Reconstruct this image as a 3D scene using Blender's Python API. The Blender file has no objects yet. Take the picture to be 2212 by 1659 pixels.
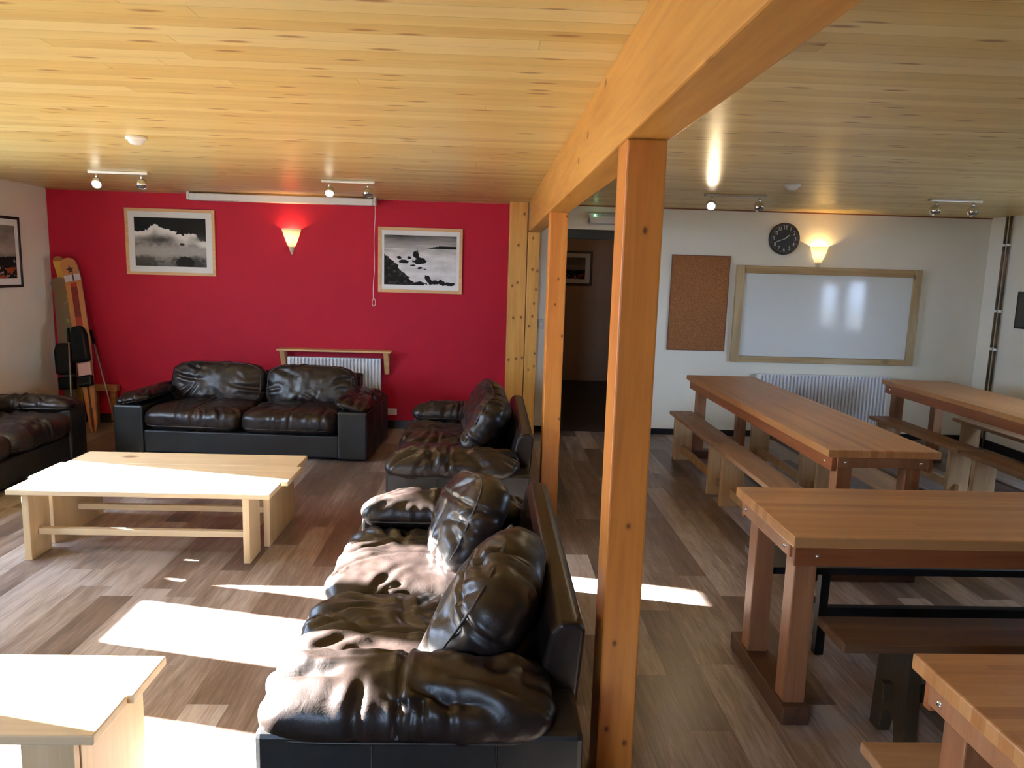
import bpy, bmesh, math, random
import numpy as np
from mathutils import Vector, Matrix, noise as mn

random.seed(7)
C = bpy.context.scene.collection
PI = math.pi
XL, XR, YR, YB, ZC = -4.2, 4.96, -1.6, 7.35, 2.25      # room: left, right, rear, back, ceiling

# ---------------------------------------------------------------- materials
class NT:
    def __init__(s, name):
        m = bpy.data.materials.new(name); m.use_nodes = True
        s.m = m; s.t = m.node_tree; s.t.nodes.clear()
        s.out = s.n('ShaderNodeOutputMaterial')
        s.b = s.n('ShaderNodeBsdfPrincipled')
        s.l(s.b.outputs[0], s.out.inputs[0])
    def n(s, t, **k):
        nd = s.t.nodes.new(t)
        for a, v in k.items(): setattr(nd, a, v)
        return nd
    def l(s, a, b): s.t.links.new(a, b)
    def put(s, sock, v):
        if hasattr(v, 'links') or isinstance(v, bpy.types.NodeSocket): s.l(v, sock)
        else:
            if isinstance(v, (tuple, list)) and len(v) == 3 and sock.type == 'RGBA': v = (*v, 1)
            sock.default_value = v
    def math(s, op, a, b=0.0, c=None, clamp=False):
        nd = s.n('ShaderNodeMath', operation=op); nd.use_clamp = clamp
        s.put(nd.inputs[0], a); s.put(nd.inputs[1], b)
        if c is not None: s.put(nd.inputs[2], c)
        return nd.outputs[0]
    def mix(s, f, a, b, mode='MIX'):
        nd = s.n('ShaderNodeMix', data_type='RGBA', blend_type=mode)
        s.put(nd.inputs[0], f); s.put(nd.inputs[6], a); s.put(nd.inputs[7], b)
        return nd.outputs[2]
    def ramp(s, f, stops):
        nd = s.n('ShaderNodeValToRGB'); e = nd.color_ramp.elements
        while len(e) < len(stops): e.new(0.5)
        for i, (p, c) in enumerate(stops):
            e[i].position = p; e[i].color = (*c, 1) if len(c) == 3 else c
        s.put(nd.inputs[0], f); return nd.outputs[0]
    def rng(s, f, a, b, c=0.0, d=1.0):
        nd = s.n('ShaderNodeMapRange'); nd.interpolation_type = 'SMOOTHSTEP'
        s.put(nd.inputs[0], f)
        for i, v in enumerate((a, b, c, d)): nd.inputs[i + 1].default_value = v
        return nd.outputs[0]
    def obj(s): return s.n('ShaderNodeTexCoord').outputs['Object']
    def sep(s, v):
        nd = s.n('ShaderNodeSeparateXYZ'); s.l(v, nd.inputs[0]); return nd.outputs
    def comb(s, x, y, z):
        nd = s.n('ShaderNodeCombineXYZ')
        for i, v in enumerate((x, y, z)): s.put(nd.inputs[i], v)
        return nd.outputs[0]
    def noise(s, vec, scale, detail=3, rough=.55, w=None, dist=0.0):
        nd = s.n('ShaderNodeTexNoise')
        if w is not None:
            nd.noise_dimensions = '4D'; s.put(nd.inputs['W'], w)
        s.l(vec, nd.inputs['Vector']); nd.inputs['Scale'].default_value = scale
        nd.inputs['Detail'].default_value = detail; nd.inputs['Roughness'].default_value = rough
        nd.inputs['Distortion'].default_value = dist
        return nd.outputs['Fac']
    def voro(s, vec, scale, feature='F1'):
        nd = s.n('ShaderNodeTexVoronoi', feature=feature); s.l(vec, nd.inputs['Vector'])
        nd.inputs['Scale'].default_value = scale; return nd
    def bump(s, h, strength, dist=.01):
        nd = s.n('ShaderNodeBump'); nd.inputs['Strength'].default_value = strength
        nd.inputs['Distance'].default_value = dist; s.put(nd.inputs['Height'], h)
        s.l(nd.outputs[0], s.b.inputs['Normal']); return nd
    def set(s, **k):
        for a, v in k.items(): s.put(s.b.inputs[a.replace('_', ' ')], v)
        return s

def plain(name, col, rough=.5, metal=0.0, spec=.5, coat=0.0, bump=0.0, bscale=200):
    t = NT(name); t.set(Base_Color=col, Roughness=rough, Metallic=metal)
    t.b.inputs['Specular IOR Level'].default_value = spec
    t.b.inputs['Coat Weight'].default_value = coat; t.b.inputs['Coat Roughness'].default_value = .1
    if bump: t.bump(t.noise(t.obj(), bscale, 4), bump, .002)
    return t.m

def emit(name, col, strength):
    t = NT(name); t.set(Base_Color=col, Roughness=.4)
    t.b.inputs['Emission Color'].default_value = (*col, 1); t.b.inputs['Emission Strength'].default_value = strength
    return t.m

def painted(name, col, var=.06, rough=.75, spec=.35):
    t = NT(name); o = t.obj()
    f = t.noise(o, 2.2, 4); g = t.noise(o, 160, 2)
    d = tuple(c * (1 - var) for c in col)
    t.set(Base_Color=t.mix(t.rng(f, .3, .7), d, col), Roughness=rough)
    t.b.inputs['Specular IOR Level'].default_value = spec
    t.bump(g, .12, .003); return t.m

def planks(name, axes, pl, pw, stops, rough=.35, grain=26, knot=0.0, knotcol=(.16, .07, .02), kscale=(1.5, 6),
           seam=.0015, seamdark=.45, spec=.5, rnd=.6, along=1.1, bump=.15, coat=0.0, fine=.22):
    """boards along axes[0], laid side by side along axes[1]"""
    t = NT(name); s = t.sep(t.obj()); a, c = s[axes[0]], s[axes[1]]
    cr = t.math('DIVIDE', c, pw); row = t.math('FLOOR', cr)
    wn = t.n('ShaderNodeTexWhiteNoise', noise_dimensions='1D'); t.l(row, wn.inputs['W'])
    ar = t.math('ADD', t.math('DIVIDE', a, pl), t.math('MULTIPLY', wn.outputs['Value'], 17.3)); cell = t.math('FLOOR', ar)
    w2 = t.n('ShaderNodeTexWhiteNoise', noise_dimensions='2D'); t.l(t.comb(row, cell, 0.0), w2.inputs['Vector'])
    rv = w2.outputs['Value']
    def edge(x, size):
        q = t.math('FRACT', x); return t.math('MULTIPLY', t.math('MINIMUM', q, t.math('SUBTRACT', 1.0, q)), size)
    gap = t.rng(t.math('MINIMUM', edge(cr, pw), edge(ar, pl)), seam * 1.3, seam * .4)
    w = t.math('MULTIPLY', rv, 41.0)
    vec = t.comb(t.math('MULTIPLY', a, along), t.math('MULTIPLY', c, grain), 0.0)
    g1 = t.noise(vec, 1.0, 6, .62, w, .6)
    g2 = t.noise(t.comb(t.math('MULTIPLY', a, along * 4), t.math('MULTIPLY', c, grain * 7), 0.0), 1.0, 3, .6, w)
    f = t.math('ADD', t.math('MULTIPLY', rv, rnd), t.math('MULTIPLY', g1, 1 - rnd * .5))
    f = t.math('ADD', f, t.math('MULTIPLY', g2, fine)); f = t.math('SUBTRACT', f, .10 + fine * .5)
    col = t.ramp(f, stops)
    if knot:
        v = t.voro(t.comb(t.math('ADD', t.math('MULTIPLY', a, kscale[0]), t.math('MULTIPLY', rv, 31.0)), t.math('MULTIPLY', c, kscale[1]), 0.0), 1.0); v.voronoi_dimensions = '2D'
        keep = t.rng(t.sep(v.outputs['Color'])[0], 1 - knot - .02, 1 - knot + .02)
        dd = t.math('ADD', v.outputs['Distance'], t.math('MULTIPLY', g1, .09))
        k = t.math('MULTIPLY', t.rng(dd, .19, .085), keep)
        col = t.mix(t.math('MULTIPLY', k, .85), col, knotcol)
    sm = t.math('MULTIPLY', gap, seamdark)
    col = t.mix(sm, col, (.03, .015, .006))
    t.set(Base_Color=col, Roughness=t.math('ADD', rough - .06, t.math('MULTIPLY', g1, .14)))
    t.b.inputs['Specular IOR Level'].default_value = spec
    t.b.inputs['Coat Weight'].default_value = coat; t.b.inputs['Coat Roughness'].default_value = .18
    t.bump(t.math('SUBTRACT', t.math('MULTIPLY', g1, .4), gap), bump, .004)
    return t.m

def solid_wood(name, axis, stops, grain=20, knot=.35, rough=.45, knotcol=(.12, .035, .008), kscale=5.0, along=1.0, spec=.4, ktr=(.2, .1), spots=(), sr=(.009, .013)):
    t = NT(name); o = t.obj(); s = t.sep(o)
    r = t.n('ShaderNodeObjectInfo').outputs['Random']; w = t.math('MULTIPLY', r, 60.0)
    q = [t.math('MULTIPLY', s[i], along if i == axis else grain) for i in range(3)]
    g1 = t.noise(t.comb(*q), 1.0, 6, .6, w, .7)
    q2 = [t.math('MULTIPLY', s[i], along * 3 if i == axis else grain * 6) for i in range(3)]
    g2 = t.noise(t.comb(*q2), 1.0, 3, .6, w)
    f = t.math('ADD', t.math('MULTIPLY', g1, .85), t.math('MULTIPLY', g2, .3))
    f = t.math('ADD', f, t.math('MULTIPLY', r, .14)); f = t.math('SUBTRACT', f, .14)
    col = t.ramp(f, stops)
    if knot:
        q3 = [t.math('ADD', t.math('MULTIPLY', s[i], .55 if i == axis else 1.0), t.math('MULTIPLY', r, 7.0)) for i in range(3)]
        v = t.voro(t.comb(*q3), kscale)
        keep = t.rng(t.sep(v.outputs['Color'])[0], 1 - knot - .02, 1 - knot + .02)
        k = t.math('MULTIPLY', t.rng(t.math('ADD', v.outputs['Distance'], t.math('MULTIPLY', g1, .08)), ktr[0], ktr[1]), keep)
        col = t.mix(t.math('MULTIPLY', k, .9), col, knotcol)
    for (kx, kz) in spots:                                  # knots where this timber has them
        dx = t.math('MULTIPLY', t.math('SUBTRACT', s[0], kx), 1 / sr[0]); dz = t.math('MULTIPLY', t.math('SUBTRACT', s[2], kz), 1 / sr[1])
        d = t.math('SQRT', t.math('ADD', t.math('MULTIPLY', dx, dx), t.math('MULTIPLY', dz, dz)))
        d = t.math('ADD', d, t.math('MULTIPLY', g2, .8))
        col = t.mix(t.math('MULTIPLY', t.rng(d, 2.4, 1.0), .35), col, (.22, .06, .008))
        col = t.mix(t.math('MULTIPLY', t.rng(d, 1.5, .8), .9), col, knotcol)
    t.set(Base_Color=col, Roughness=t.math('ADD', rough - .05, t.math('MULTIPLY', g1, .12)))
    t.b.inputs['Specular IOR Level'].default_value = spec
    t.bump(g1, .12, .003); return t.m

def leather(name, ca, cb, rough=.36, bump=.35):
    t = NT(name); o = t.obj()
    n1 = t.noise(o, 5, 5, .6); n2 = t.noise(o, 26, 4, .6, None, 1.2)
    v = t.voro(o, 230).outputs['Distance']
    t.set(Base_Color=t.mix(t.rng(n1, .3, .7), ca, cb), Roughness=t.math('ADD', rough - .08, t.math('MULTIPLY', n1, .18)))
    t.b.inputs['Specular IOR Level'].default_value = .34
    h = t.math('ADD', t.math('MULTIPLY', n2, 1.0), t.math('MULTIPLY', v, .06))
    t.bump(h, bump, .012); return t.m

def vcol(name, rough=.45, coat=0.0, spec=.5):
    t = NT(name); a = t.n('ShaderNodeAttribute'); a.attribute_name = 'Col'
    t.set(Base_Color=a.outputs['Color'], Roughness=rough)
    t.b.inputs['Coat Weight'].default_value = coat; t.b.inputs['Coat Roughness'].default_value = .03
    t.b.inputs['Specular IOR Level'].default_value = spec
    return t.m

M = {}
M['floor'] = planks('vinyl_floor', (1, 0), .95, .152,
    [(.16, (.055, .036, .029)), (.40, (.135, .096, .078)), (.56, (.235, .184, .156)), (.76, (.40, .35, .315))],
    rough=.34, grain=16, along=1.9, seam=.0012, seamdark=.35, rnd=.44, bump=.05, spec=.55, fine=.48)
M['ceiling'] = planks('pine_ceiling', (0, 1), 3.6, .086,
    [(.12, (.48, .31, .095)), (.45, (.67, .50, .19)), (.75, (.76, .61, .29))],
    rough=.30, grain=12, knot=.62, knotcol=(.25, .11, .03), kscale=(2.3, 9.0), seam=.0016, seamdark=.35, rnd=.42, bump=.12, spec=.18)
PINE = [(.25, (.40, .17, .030)), (.5, (.58, .285, .058)), (.75, (.68, .37, .095))]
M['beam'] = solid_wood('pine_beam', 1, PINE, 12, .48, .42, kscale=6, ktr=(.17, .08))
PST = [(.25, (.35, .110, .015)), (.5, (.52, .190, .029)), (.75, (.62, .27, .052))]
M['post'] = solid_wood('pine_post_near', 2, PST, 12, 0, .42, spots=[(.437, 1.723), (.436, .855), (.46, .147), (.402, .194), (.413, .48)], sr=(.0075, .011))
M['post_mid'] = solid_wood('pine_post_mid', 2, PST, 12, 0, .42, spots=[(.480, 1.945), (.44, 1.557), (.478, 1.199), (.425, 1.397), (.478, .661)], sr=(.007, .010))
M['post_knotty'] = solid_wood('knotty_pine_post', 2, PINE, 12, 0, .42, spots=[(.417, 1.913), (.42, 1.619), (.468, 1.607), (.46, 1.43), (.444, 1.294), (.435, 1.17), (.403, 1.076), (.467, .811), (.465, .685), (.41, .649)], sr=(.010, .014))
M['board_knotty'] = solid_wood('knotty_pine_board', 2, PINE, 12, 0, .42, spots=[(.328, 2.136), (.279, 1.843), (.231, 1.458), (.28, 1.49), (.249, 1.151), (.325, 1.158), (.215, .742), (.289, .755), (.347, .766)], sr=(.012, .015))
M['red'] = painted('crimson_wall_paint', (.35, .0075, .026), .05, .68, .2)
M['cream'] = painted('cream_wall_paint', (.82, .78, .655), .04, .7)
M['rear'] = painted('brown_rear_wall_paint', (.20, .17, .15), .05)
M['corridor'] = painted('corridor_paint', (.52, .36, .24), .06)
M['dark_lintel'] = plain('dark_lintel', (.012, .011, .008), .7)
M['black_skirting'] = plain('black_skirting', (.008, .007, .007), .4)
M['white_gloss'] = plain('white_enamel', (.80, .80, .80), .35)
M['white_plastic'] = plain('white_plastic', (.78, .77, .74), .4)
M['grey_plastic'] = plain('grey_plastic', (.42, .43, .42), .45)
M['cord'] = plain('pale_cord', (.75, .62, .58), .7)
M['chrome'] = plain('chrome', (.75, .74, .72), .12, 1.0)
M['satin'] = plain('satin_bar', (.62, .58, .50), .35, .7)
M['brown_leather'] = leather('brown_leather', (.0088, .0058, .0050), (.0168, .0109, .0094), .35, .12)
M['black_leather'] = leather('black_leather', (.008, .0083, .0085), (.014, .0145, .0145), .42, .06)
M['piping'] = plain('leather_piping', (.016, .011, .009), .45)
M['pale_pine'] = solid_wood('pale_pine', 0, [(.25, (.52, .38, .22)), (.5, (.66, .52, .32)), (.75, (.74, .61, .41))], 16, .3, .5, (.25, .12, .05), kscale=4.0)
M['pale_pine_v'] = solid_wood('pale_pine_upright', 2, [(.25, (.50, .36, .20)), (.5, (.62, .47, .28)), (.75, (.70, .56, .36))], 16, .3, .5, (.25, .12, .05), kscale=5.0)
M['table_top'] = planks('laminated_table_top', (0, 1), 1.9, .042,
    [(.12, (.27, .108, .032)), (.45, (.43, .195, .064)), (.85, (.58, .31, .125))],
    rough=.34, grain=30, along=1.0, seam=.0006, seamdark=.25, rnd=.32, bump=.04, spec=.5)
M['table_edge'] = solid_wood('table_rail', 0, [(.25, (.16, .048, .016)), (.5, (.25, .082, .028)), (.75, (.34, .13, .045))], 16, .25, .42, kscale=6)
M['table_leg'] = solid_wood('table_leg', 2, [(.25, (.20, .085, .035)), (.5, (.29, .13, .057)), (.75, (.38, .19, .09))], 16, .15, .45)
M['table_foot'] = solid_wood('table_foot', 1, [(.25, (.05, .024, .013)), (.5, (.085, .040, .021)), (.75, (.13, .062, .032))], 16, .1, .5)
M['bench_top'] = solid_wood('bench_plank', 0, [(.25, (.17, .085, .038)), (.5, (.30, .165, .08)), (.75, (.42, .26, .14))], 14, .3, .45, kscale=5)
M['bench_leg'] = solid_wood('bench_leg', 2, [(.25, (.30, .18, .08)), (.5, (.44, .28, .14)), (.75, (.55, .38, .2))], 14, .25, .5, kscale=6)
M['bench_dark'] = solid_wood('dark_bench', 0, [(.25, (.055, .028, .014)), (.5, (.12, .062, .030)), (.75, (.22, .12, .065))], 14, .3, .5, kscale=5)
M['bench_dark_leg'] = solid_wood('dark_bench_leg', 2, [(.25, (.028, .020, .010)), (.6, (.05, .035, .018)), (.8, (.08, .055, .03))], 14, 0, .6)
M['black_metal'] = plain('black_steel', (.006, .006, .007), .5)
M['bolt'] = plain('bolt_steel', (.8, .8, .78), .25, 1.0)
M['cork'] = None
t = NT('cork'); o = t.obj()
t.set(Base_Color=t.mix(t.rng(t.noise(o, 140, 3), .35, .65), (.20, .075, .022), (.36, .15, .05)), Roughness=.9); t.bump(t.noise(o, 180, 2), .3, .002); M['cork'] = t.m
M['cork_edge'] = plain('cork_edge', (.16, .06, .03), .6)
M['whiteboard'] = plain('whiteboard', (.72, .73, .69), .09, spec=.2)
M['board_frame'] = solid_wood('board_frame_across', 0, [(.25, (.24, .13, .045)), (.5, (.40, .27, .12)), (.75, (.54, .42, .23))], 14, .3, .55, (.13, .05, .02), kscale=5)
M['board_frame_v'] = solid_wood('board_frame_upright', 2, [(.25, (.30, .19, .08)), (.5, (.44, .32, .16)), (.75, (.56, .45, .27))], 14, .3, .55, (.13, .05, .02), kscale=5)
M['pine_frame'] = solid_wood('pale_picture_frame', 0, [(.3, (.50, .27, .10)), (.7, (.66, .42, .20))], 20, 0, .5)
M['black_frame'] = plain('black_frame', (.01, .009, .009), .35)
M['mat_board'] = plain('mat_board', (.80, .80, .76), .6, spec=.2)
M['picture'] = vcol('photo_print', .6, 0.0, .08)
M['brown_frame'] = plain('brown_frame', (.06, .018, .010), .4)
M['clock_face'] = plain('clock_face', (.010, .009, .009), .35)
M['clock_rim'] = plain('clock_rim', (.030, .024, .018), .3)
M['clock_white'] = plain('clock_white', (.75, .73, .70), .5)
M['pipe'] = None
t = NT('aged_copper_pipe'); f = t.noise(t.obj(), 5, 3)
t.set(Base_Color=t.ramp(f, [(.35, (.045, .030, .018)), (.65, (.20, .12, .06))]), Roughness=.5); t.b.inputs['Metallic'].default_value = .2; M['pipe'] = t.m
M['lamp_on'] = emit('lit_lamp', (1, .93, .76), 5)
M['lamp_off'] = plain('unlit_lamp', (.25, .25, .25), .1, .6)
M['led'] = emit('green_led', (.35, 1, .5), 14)
t = NT('lit_glass_shade'); s_ = t.sep(t.obj())
band = t.math('ABSOLUTE', t.math('SINE', t.math('MULTIPLY', s_[0], 210.0)))
core = t.rng(s_[2], .05, .13); core2 = t.rng(s_[2], .26, .15)
e = t.math('ADD', t.math('MULTIPLY', t.math('MULTIPLY', core, core2), t.math('ADD', .55, t.math('MULTIPLY', band, .6))), .10)
t.set(Base_Color=(.75, .62, .38), Roughness=.25)
t.put(t.b.inputs['Emission Color'], (1, .70, .26)); t.put(t.b.inputs['Emission Strength'], t.math('MULTIPLY', e, 1.5)); M['shade'] = t.m
M['shade_tip'] = plain('shade_tip', (.72, .60, .42), .4)
M['bulb'] = emit('lit_bulb', (1, .75, .38), 30)
M['win_frame'] = plain('white_window_frame', (.75, .75, .74), .4)
t = NT('window_glass'); t.t.nodes.remove(t.b)
tr = t.n('ShaderNodeBsdfTransparent'); gl = t.n('ShaderNodeBsdfGlossy'); gl.inputs['Roughness'].default_value = 0.0
lw = t.n('ShaderNodeLayerWeight'); lw.inputs['Blend'].default_value = .5; fr = t.math('ADD', t.math('MULTIPLY', t.math('POWER', lw.outputs['Facing'], 5.0), .7), .03); mx = t.n('ShaderNodeMixShader')
t.l(fr, mx.inputs[0]); t.l(tr.outputs[0], mx.inputs[1]); t.l(gl.outputs[0], mx.inputs[2]); t.l(mx.outputs[0], t.out.inputs[0]); M['glass'] = t.m
M['ground'] = painted('pale_gravel', (.34, .32, .28), .2, .9)
M['ski'] = vcol('ski_topsheet', .35)
M['ski_black'] = plain('black_binding', (.004, .004, .004), .6, spec=.15)
M['ski_pink'] = plain('pale_pink_plate', (.55, .32, .31), .5)
M['ski_star'] = plain('dark_star', (.07, .012, .010), .4)
M['pole'] = plain('pale_pole', (.22, .19, .17), .35, .3)
M['rack'] = solid_wood('rack_wood', 0, [(.3, (.22, .08, .03)), (.7, (.36, .16, .07))], 14, 0, .5)
M['dark_print'] = plain('dark_print', (.05, .05, .045), .5)

# ---------------------------------------------------------------- geometry helpers
def bm_box(bm, x0, x1, y0, y1, z0, z1):
    v = [bm.verts.new(p) for p in ((x0, y0, z0), (x1, y0, z0), (x1, y1, z0), (x0, y1, z0), (x0, y0, z1), (x1, y0, z1), (x1, y1, z1), (x0, y1, z1))]
    for f in ((0, 3, 2, 1), (4, 5, 6, 7), (0, 1, 5, 4), (1, 2, 6, 5), (2, 3, 7, 6), (3, 0, 4, 7)): bm.faces.new([v[i] for i in f])

def bm_tube(bm, pts, r, n=12, cap=True):
    pts = [Vector(p) for p in pts]; rings = []
    for i, p in enumerate(pts):
        d = (pts[min(i + 1, len(pts) - 1)] - pts[max(i - 1, 0)]).normalized()
        u = d.orthogonal().normalized() if i == 0 else (u - d * u.dot(d)).normalized()
        w = d.cross(u); rr = r[i] if isinstance(r, (list, tuple)) else r
        rings.append([bm.verts.new(p + (u * math.cos(2 * PI * k / n) + w * math.sin(2 * PI * k / n)) * rr) for k in range(n)])
    for a, b in zip(rings, rings[1:]):
        for k in range(n): bm.faces.new((a[k], a[(k + 1) % n], b[(k + 1) % n], b[k]))
    if cap:
        bm.faces.new(rings[0][::-1]); bm.faces.new(rings[-1])

def bm_lathe(bm, prof, n=32, a0=0.0, a1=2 * PI, ctr=(0, 0, 0)):
    full = abs(a1 - a0 - 2 * PI) < 1e-6; cols = []
    m = n if full else n + 1
    for k in range(m):
        a = a0 + (a1 - a0) * k / n
        cols.append([bm.verts.new((ctr[0] + r * math.cos(a), ctr[1] + r * math.sin(a), ctr[2] + z)) for r, z in prof])
    for k in range(n):
        A, B = cols[k], cols[(k + 1) % m]
        for i in range(len(prof) - 1): bm.faces.new((A[i], B[i], B[i + 1], A[i + 1]))

def bm_prism(bm, pts, axis, a, b):
    """polygon pts (2D) extruded along axis from a to b"""
    def P(p, v):
        q = list(p); q.insert(axis, v); return q
    A = [bm.verts.new(P(p, a)) for p in pts]; B = [bm.verts.new(P(p, b)) for p in pts]
    bm.faces.new(A[::-1]); bm.faces.new(B)
    for i in range(len(pts)): bm.faces.new((A[i], A[(i + 1) % len(pts)], B[(i + 1) % len(pts)], B[i]))

def obj(name, bm, mat, parent=None, bevel=0.0, smooth=False, loc=None, seg=2):
    bmesh.ops.recalc_face_normals(bm, faces=bm.faces)
    me = bpy.data.meshes.new(name); bm.to_mesh(me); bm.free()
    return obj_me(name, me, mat, parent, bevel, smooth, loc, seg)

def obj_me(name, me, mat, parent=None, bevel=0.0, smooth=False, loc=None, seg=2):
    o = bpy.data.objects.new(name, me); C.objects.link(o)
    for m in (mat if isinstance(mat, (list, tuple)) else [mat]):
        if m is not None and m.name not in [x.name for x in me.materials if x]: me.materials.append(m)
    if smooth: me.polygons.foreach_set('use_smooth', [True] * len(me.polygons))
    if bevel:
        b = o.modifiers.new('bevel', 'BEVEL'); b.width = bevel; b.segments = seg; b.limit_method = 'ANGLE'; b.harden_normals = False
    if parent: o.parent = parent
    if loc is not None: o.location = loc
    return o

def box(name, mat, x0, x1, y0, y1, z0, z1, parent=None, bevel=0.0):
    bm = bmesh.new(); bm_box(bm, x0, x1, y0, y1, z0, z1); return obj(name, bm, mat, parent, bevel)

def tag(o, label, cat, group=None):
    o['label'] = label; o['category'] = cat
    if group: o['group'] = group
    return o

def thing(name, label, cat, loc=(0, 0, 0), rz=0.0, group=None):
    o = bpy.data.objects.new(name, None); C.objects.link(o); o.empty_display_size = .1
    o.location = loc; o.rotation_euler = (0, 0, rz)
    return tag(o, label, cat, group)

def struct(o): o['kind'] = 'structure'; return o

def dup(root, loc, rz, label):
    def cp(o, par):
        c = o.copy(); C.objects.link(c)
        if par: c.parent = par
        for ch in o.children: cp(ch, c)
        return c
    r = cp(root, None); r.location = loc; r.rotation_euler = (0, 0, rz); r['label'] = label
    return r

def text_mesh(s, size, depth=.002):
    cu = bpy.data.curves.new('t', 'FONT'); cu.body = s; cu.size = size; cu.align_x = 'CENTER'; cu.align_y = 'CENTER'; cu.extrude = depth
    o = bpy.data.objects.new('t', cu); C.objects.link(o)
    me = bpy.data.meshes.new_from_object(o.evaluated_get(bpy.context.evaluated_depsgraph_get()))
    bpy.data.objects.remove(o); bpy.data.curves.remove(cu); return me

# ---------------------------------------------------------------- cushions (leather upholstery)
def cushion_mesh(name, sx, sy, sz, a=5.0, c=2.6, seed=0, creases=18, depth=.010, step=.0125, sag=0.0, shape=None, seams=()):
    """puffy leather cushion centred at the origin, sx*sy outline, sz thick, with stitched wrinkles"""
    rs = np.random.RandomState(seed)
    nx, ny, nz = (max(6, int(s / step)) for s in (sx, sy, sz))
    bm = bmesh.new()
    def face(fn, nu, nv):
        g = [[bm.verts.new(fn(-1 + 2 * i / nu, -1 + 2 * j / nv)) for j in range(nv + 1)] for i in range(nu + 1)]
        for i in range(nu):
            for j in range(nv): bm.faces.new((g[i][j], g[i + 1][j], g[i + 1][j + 1], g[i][j + 1]))
    for s in (-1, 1):
        face(lambda u, v: (u, v, s), nx, ny); face(lambda u, v: (u, s, v), nx, nz); face(lambda u, v: (s, u, v), ny, nz)
    bmesh.ops.remove_doubles(bm, verts=bm.verts, dist=1e-5)
    bmesh.ops.recalc_face_normals(bm, faces=bm.faces)
    me = bpy.data.meshes.new(name); bm.to_mesh(me); bm.free()
    n = len(me.vertices); P = np.empty(n * 3); me.vertices.foreach_get('co', P); P = P.reshape(-1, 3)
    ax, ay, az = np.abs(P).T
    s = (((ax ** a + ay ** a) ** (c / a)) + az ** c) ** (-1 / c)
    Q = P * s[:, None] * np.array([sx, sy, sz]) / 2
    # outward direction
    N = np.stack([np.sign(P[:, 0]) * ax ** (a - 1) / sx, np.sign(P[:, 1]) * ay ** (a - 1) / sy, np.sign(P[:, 2]) * az ** (c - 1) / sz * 1.4], 1)
    N /= np.linalg.norm(N, axis=1)[:, None] + 1e-9
    D = np.zeros(n)
    for k in range(creases):
        e = rs.randint(4); t = rs.uniform(-.85, .85)
        st = np.array([t * sx / 2, (-1) ** e * sy / 2 * .98]) if e < 2 else np.array([(-1) ** e * sx / 2 * .98, t * sy / 2])
        ctr = np.array([rs.uniform(-.35, .35) * sx, rs.uniform(-.3, .3) * sy])
        en = st + (ctr - st) * rs.uniform(.25, .85)
        d = en - st; L = np.linalg.norm(d) + 1e-6; d /= L; nn = np.array([-d[1], d[0]])
        r = Q[:, :2] - st; u = r @ d; v = r @ nn + .02 * np.sin(u / L * rs.uniform(2, 5) + rs.uniform(0, 6))
        w = rs.uniform(.010, .024); fall = np.clip(1 - np.abs(u / L - .35) / .75, 0, 1)
        prof = -np.exp(-(v / w) ** 2) + .55 * np.exp(-((np.abs(v) - 2.1 * w) / (1.3 * w)) ** 2)
        side = 1 if rs.rand() < .8 else -1
        D += depth * rs.uniform(.5, 1.2) * prof * fall * np.clip(.55 + .6 * side * P[:, 2] * s, 0, 1)
    for ax_, pos in seams:                                   # stitched seams: a narrow groove between two raised welts
        v = Q[:, ax_] - pos * (sx, sy)[ax_] / 2
        D += np.where(P[:, 2] > -.3, 1, 0) * (-.011 * np.exp(-(v / .008) ** 2) + .004 * np.exp(-((np.abs(v) - .022) / .012) ** 2))
    off = rs.uniform(0, 50, 3)
    nz_ = np.array([mn.noise(Vector((q[0] * 7 + off[0], q[1] * 7 + off[1], q[2] * 7 + off[2]))) for q in Q])
    nf_ = np.array([mn.noise(Vector((q[0] * 22 + off[0], q[1] * 22 + off[1], q[2] * 16 + off[2]))) for q in Q])
    D += .010 * nz_ + .0035 * nf_
    Q = Q + N * D[:, None]
    if sag: Q[:, 2] -= sag * np.clip(1 - (2 * Q[:, 0] / sx) ** 2, 0, 1) * np.clip(1 - (2 * Q[:, 1] / sy) ** 2, 0, 1) * np.clip(P[:, 2], 0, 1)
    if shape is not None: Q = shape(Q)
    me.vertices.foreach_set('co', Q.reshape(-1)); me.update()
    return me

def seam_ring(name, sx, sy, sz, parent, z, a=5.0, c=2.6, r=.0045, shape=None):
    bm = bmesh.new(); k = (1 - abs(2 * z / sz) ** c) ** (1 / c); pts = []
    for i in range(97):
        th = 2 * PI * i / 96; x, y = math.cos(th), math.sin(th); s = (abs(x) ** a + abs(y) ** a) ** (-1 / a)
        pts.append((x * s * sx / 2 * k * 1.004, y * s * sy / 2 * k * 1.004, z))
    if shape is not None: pts = [tuple(q) for q in shape(np.array(pts))]
    bm_tube(bm, pts, r, 6, False); return obj(name, bm, M['piping'], parent, smooth=True)

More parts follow.
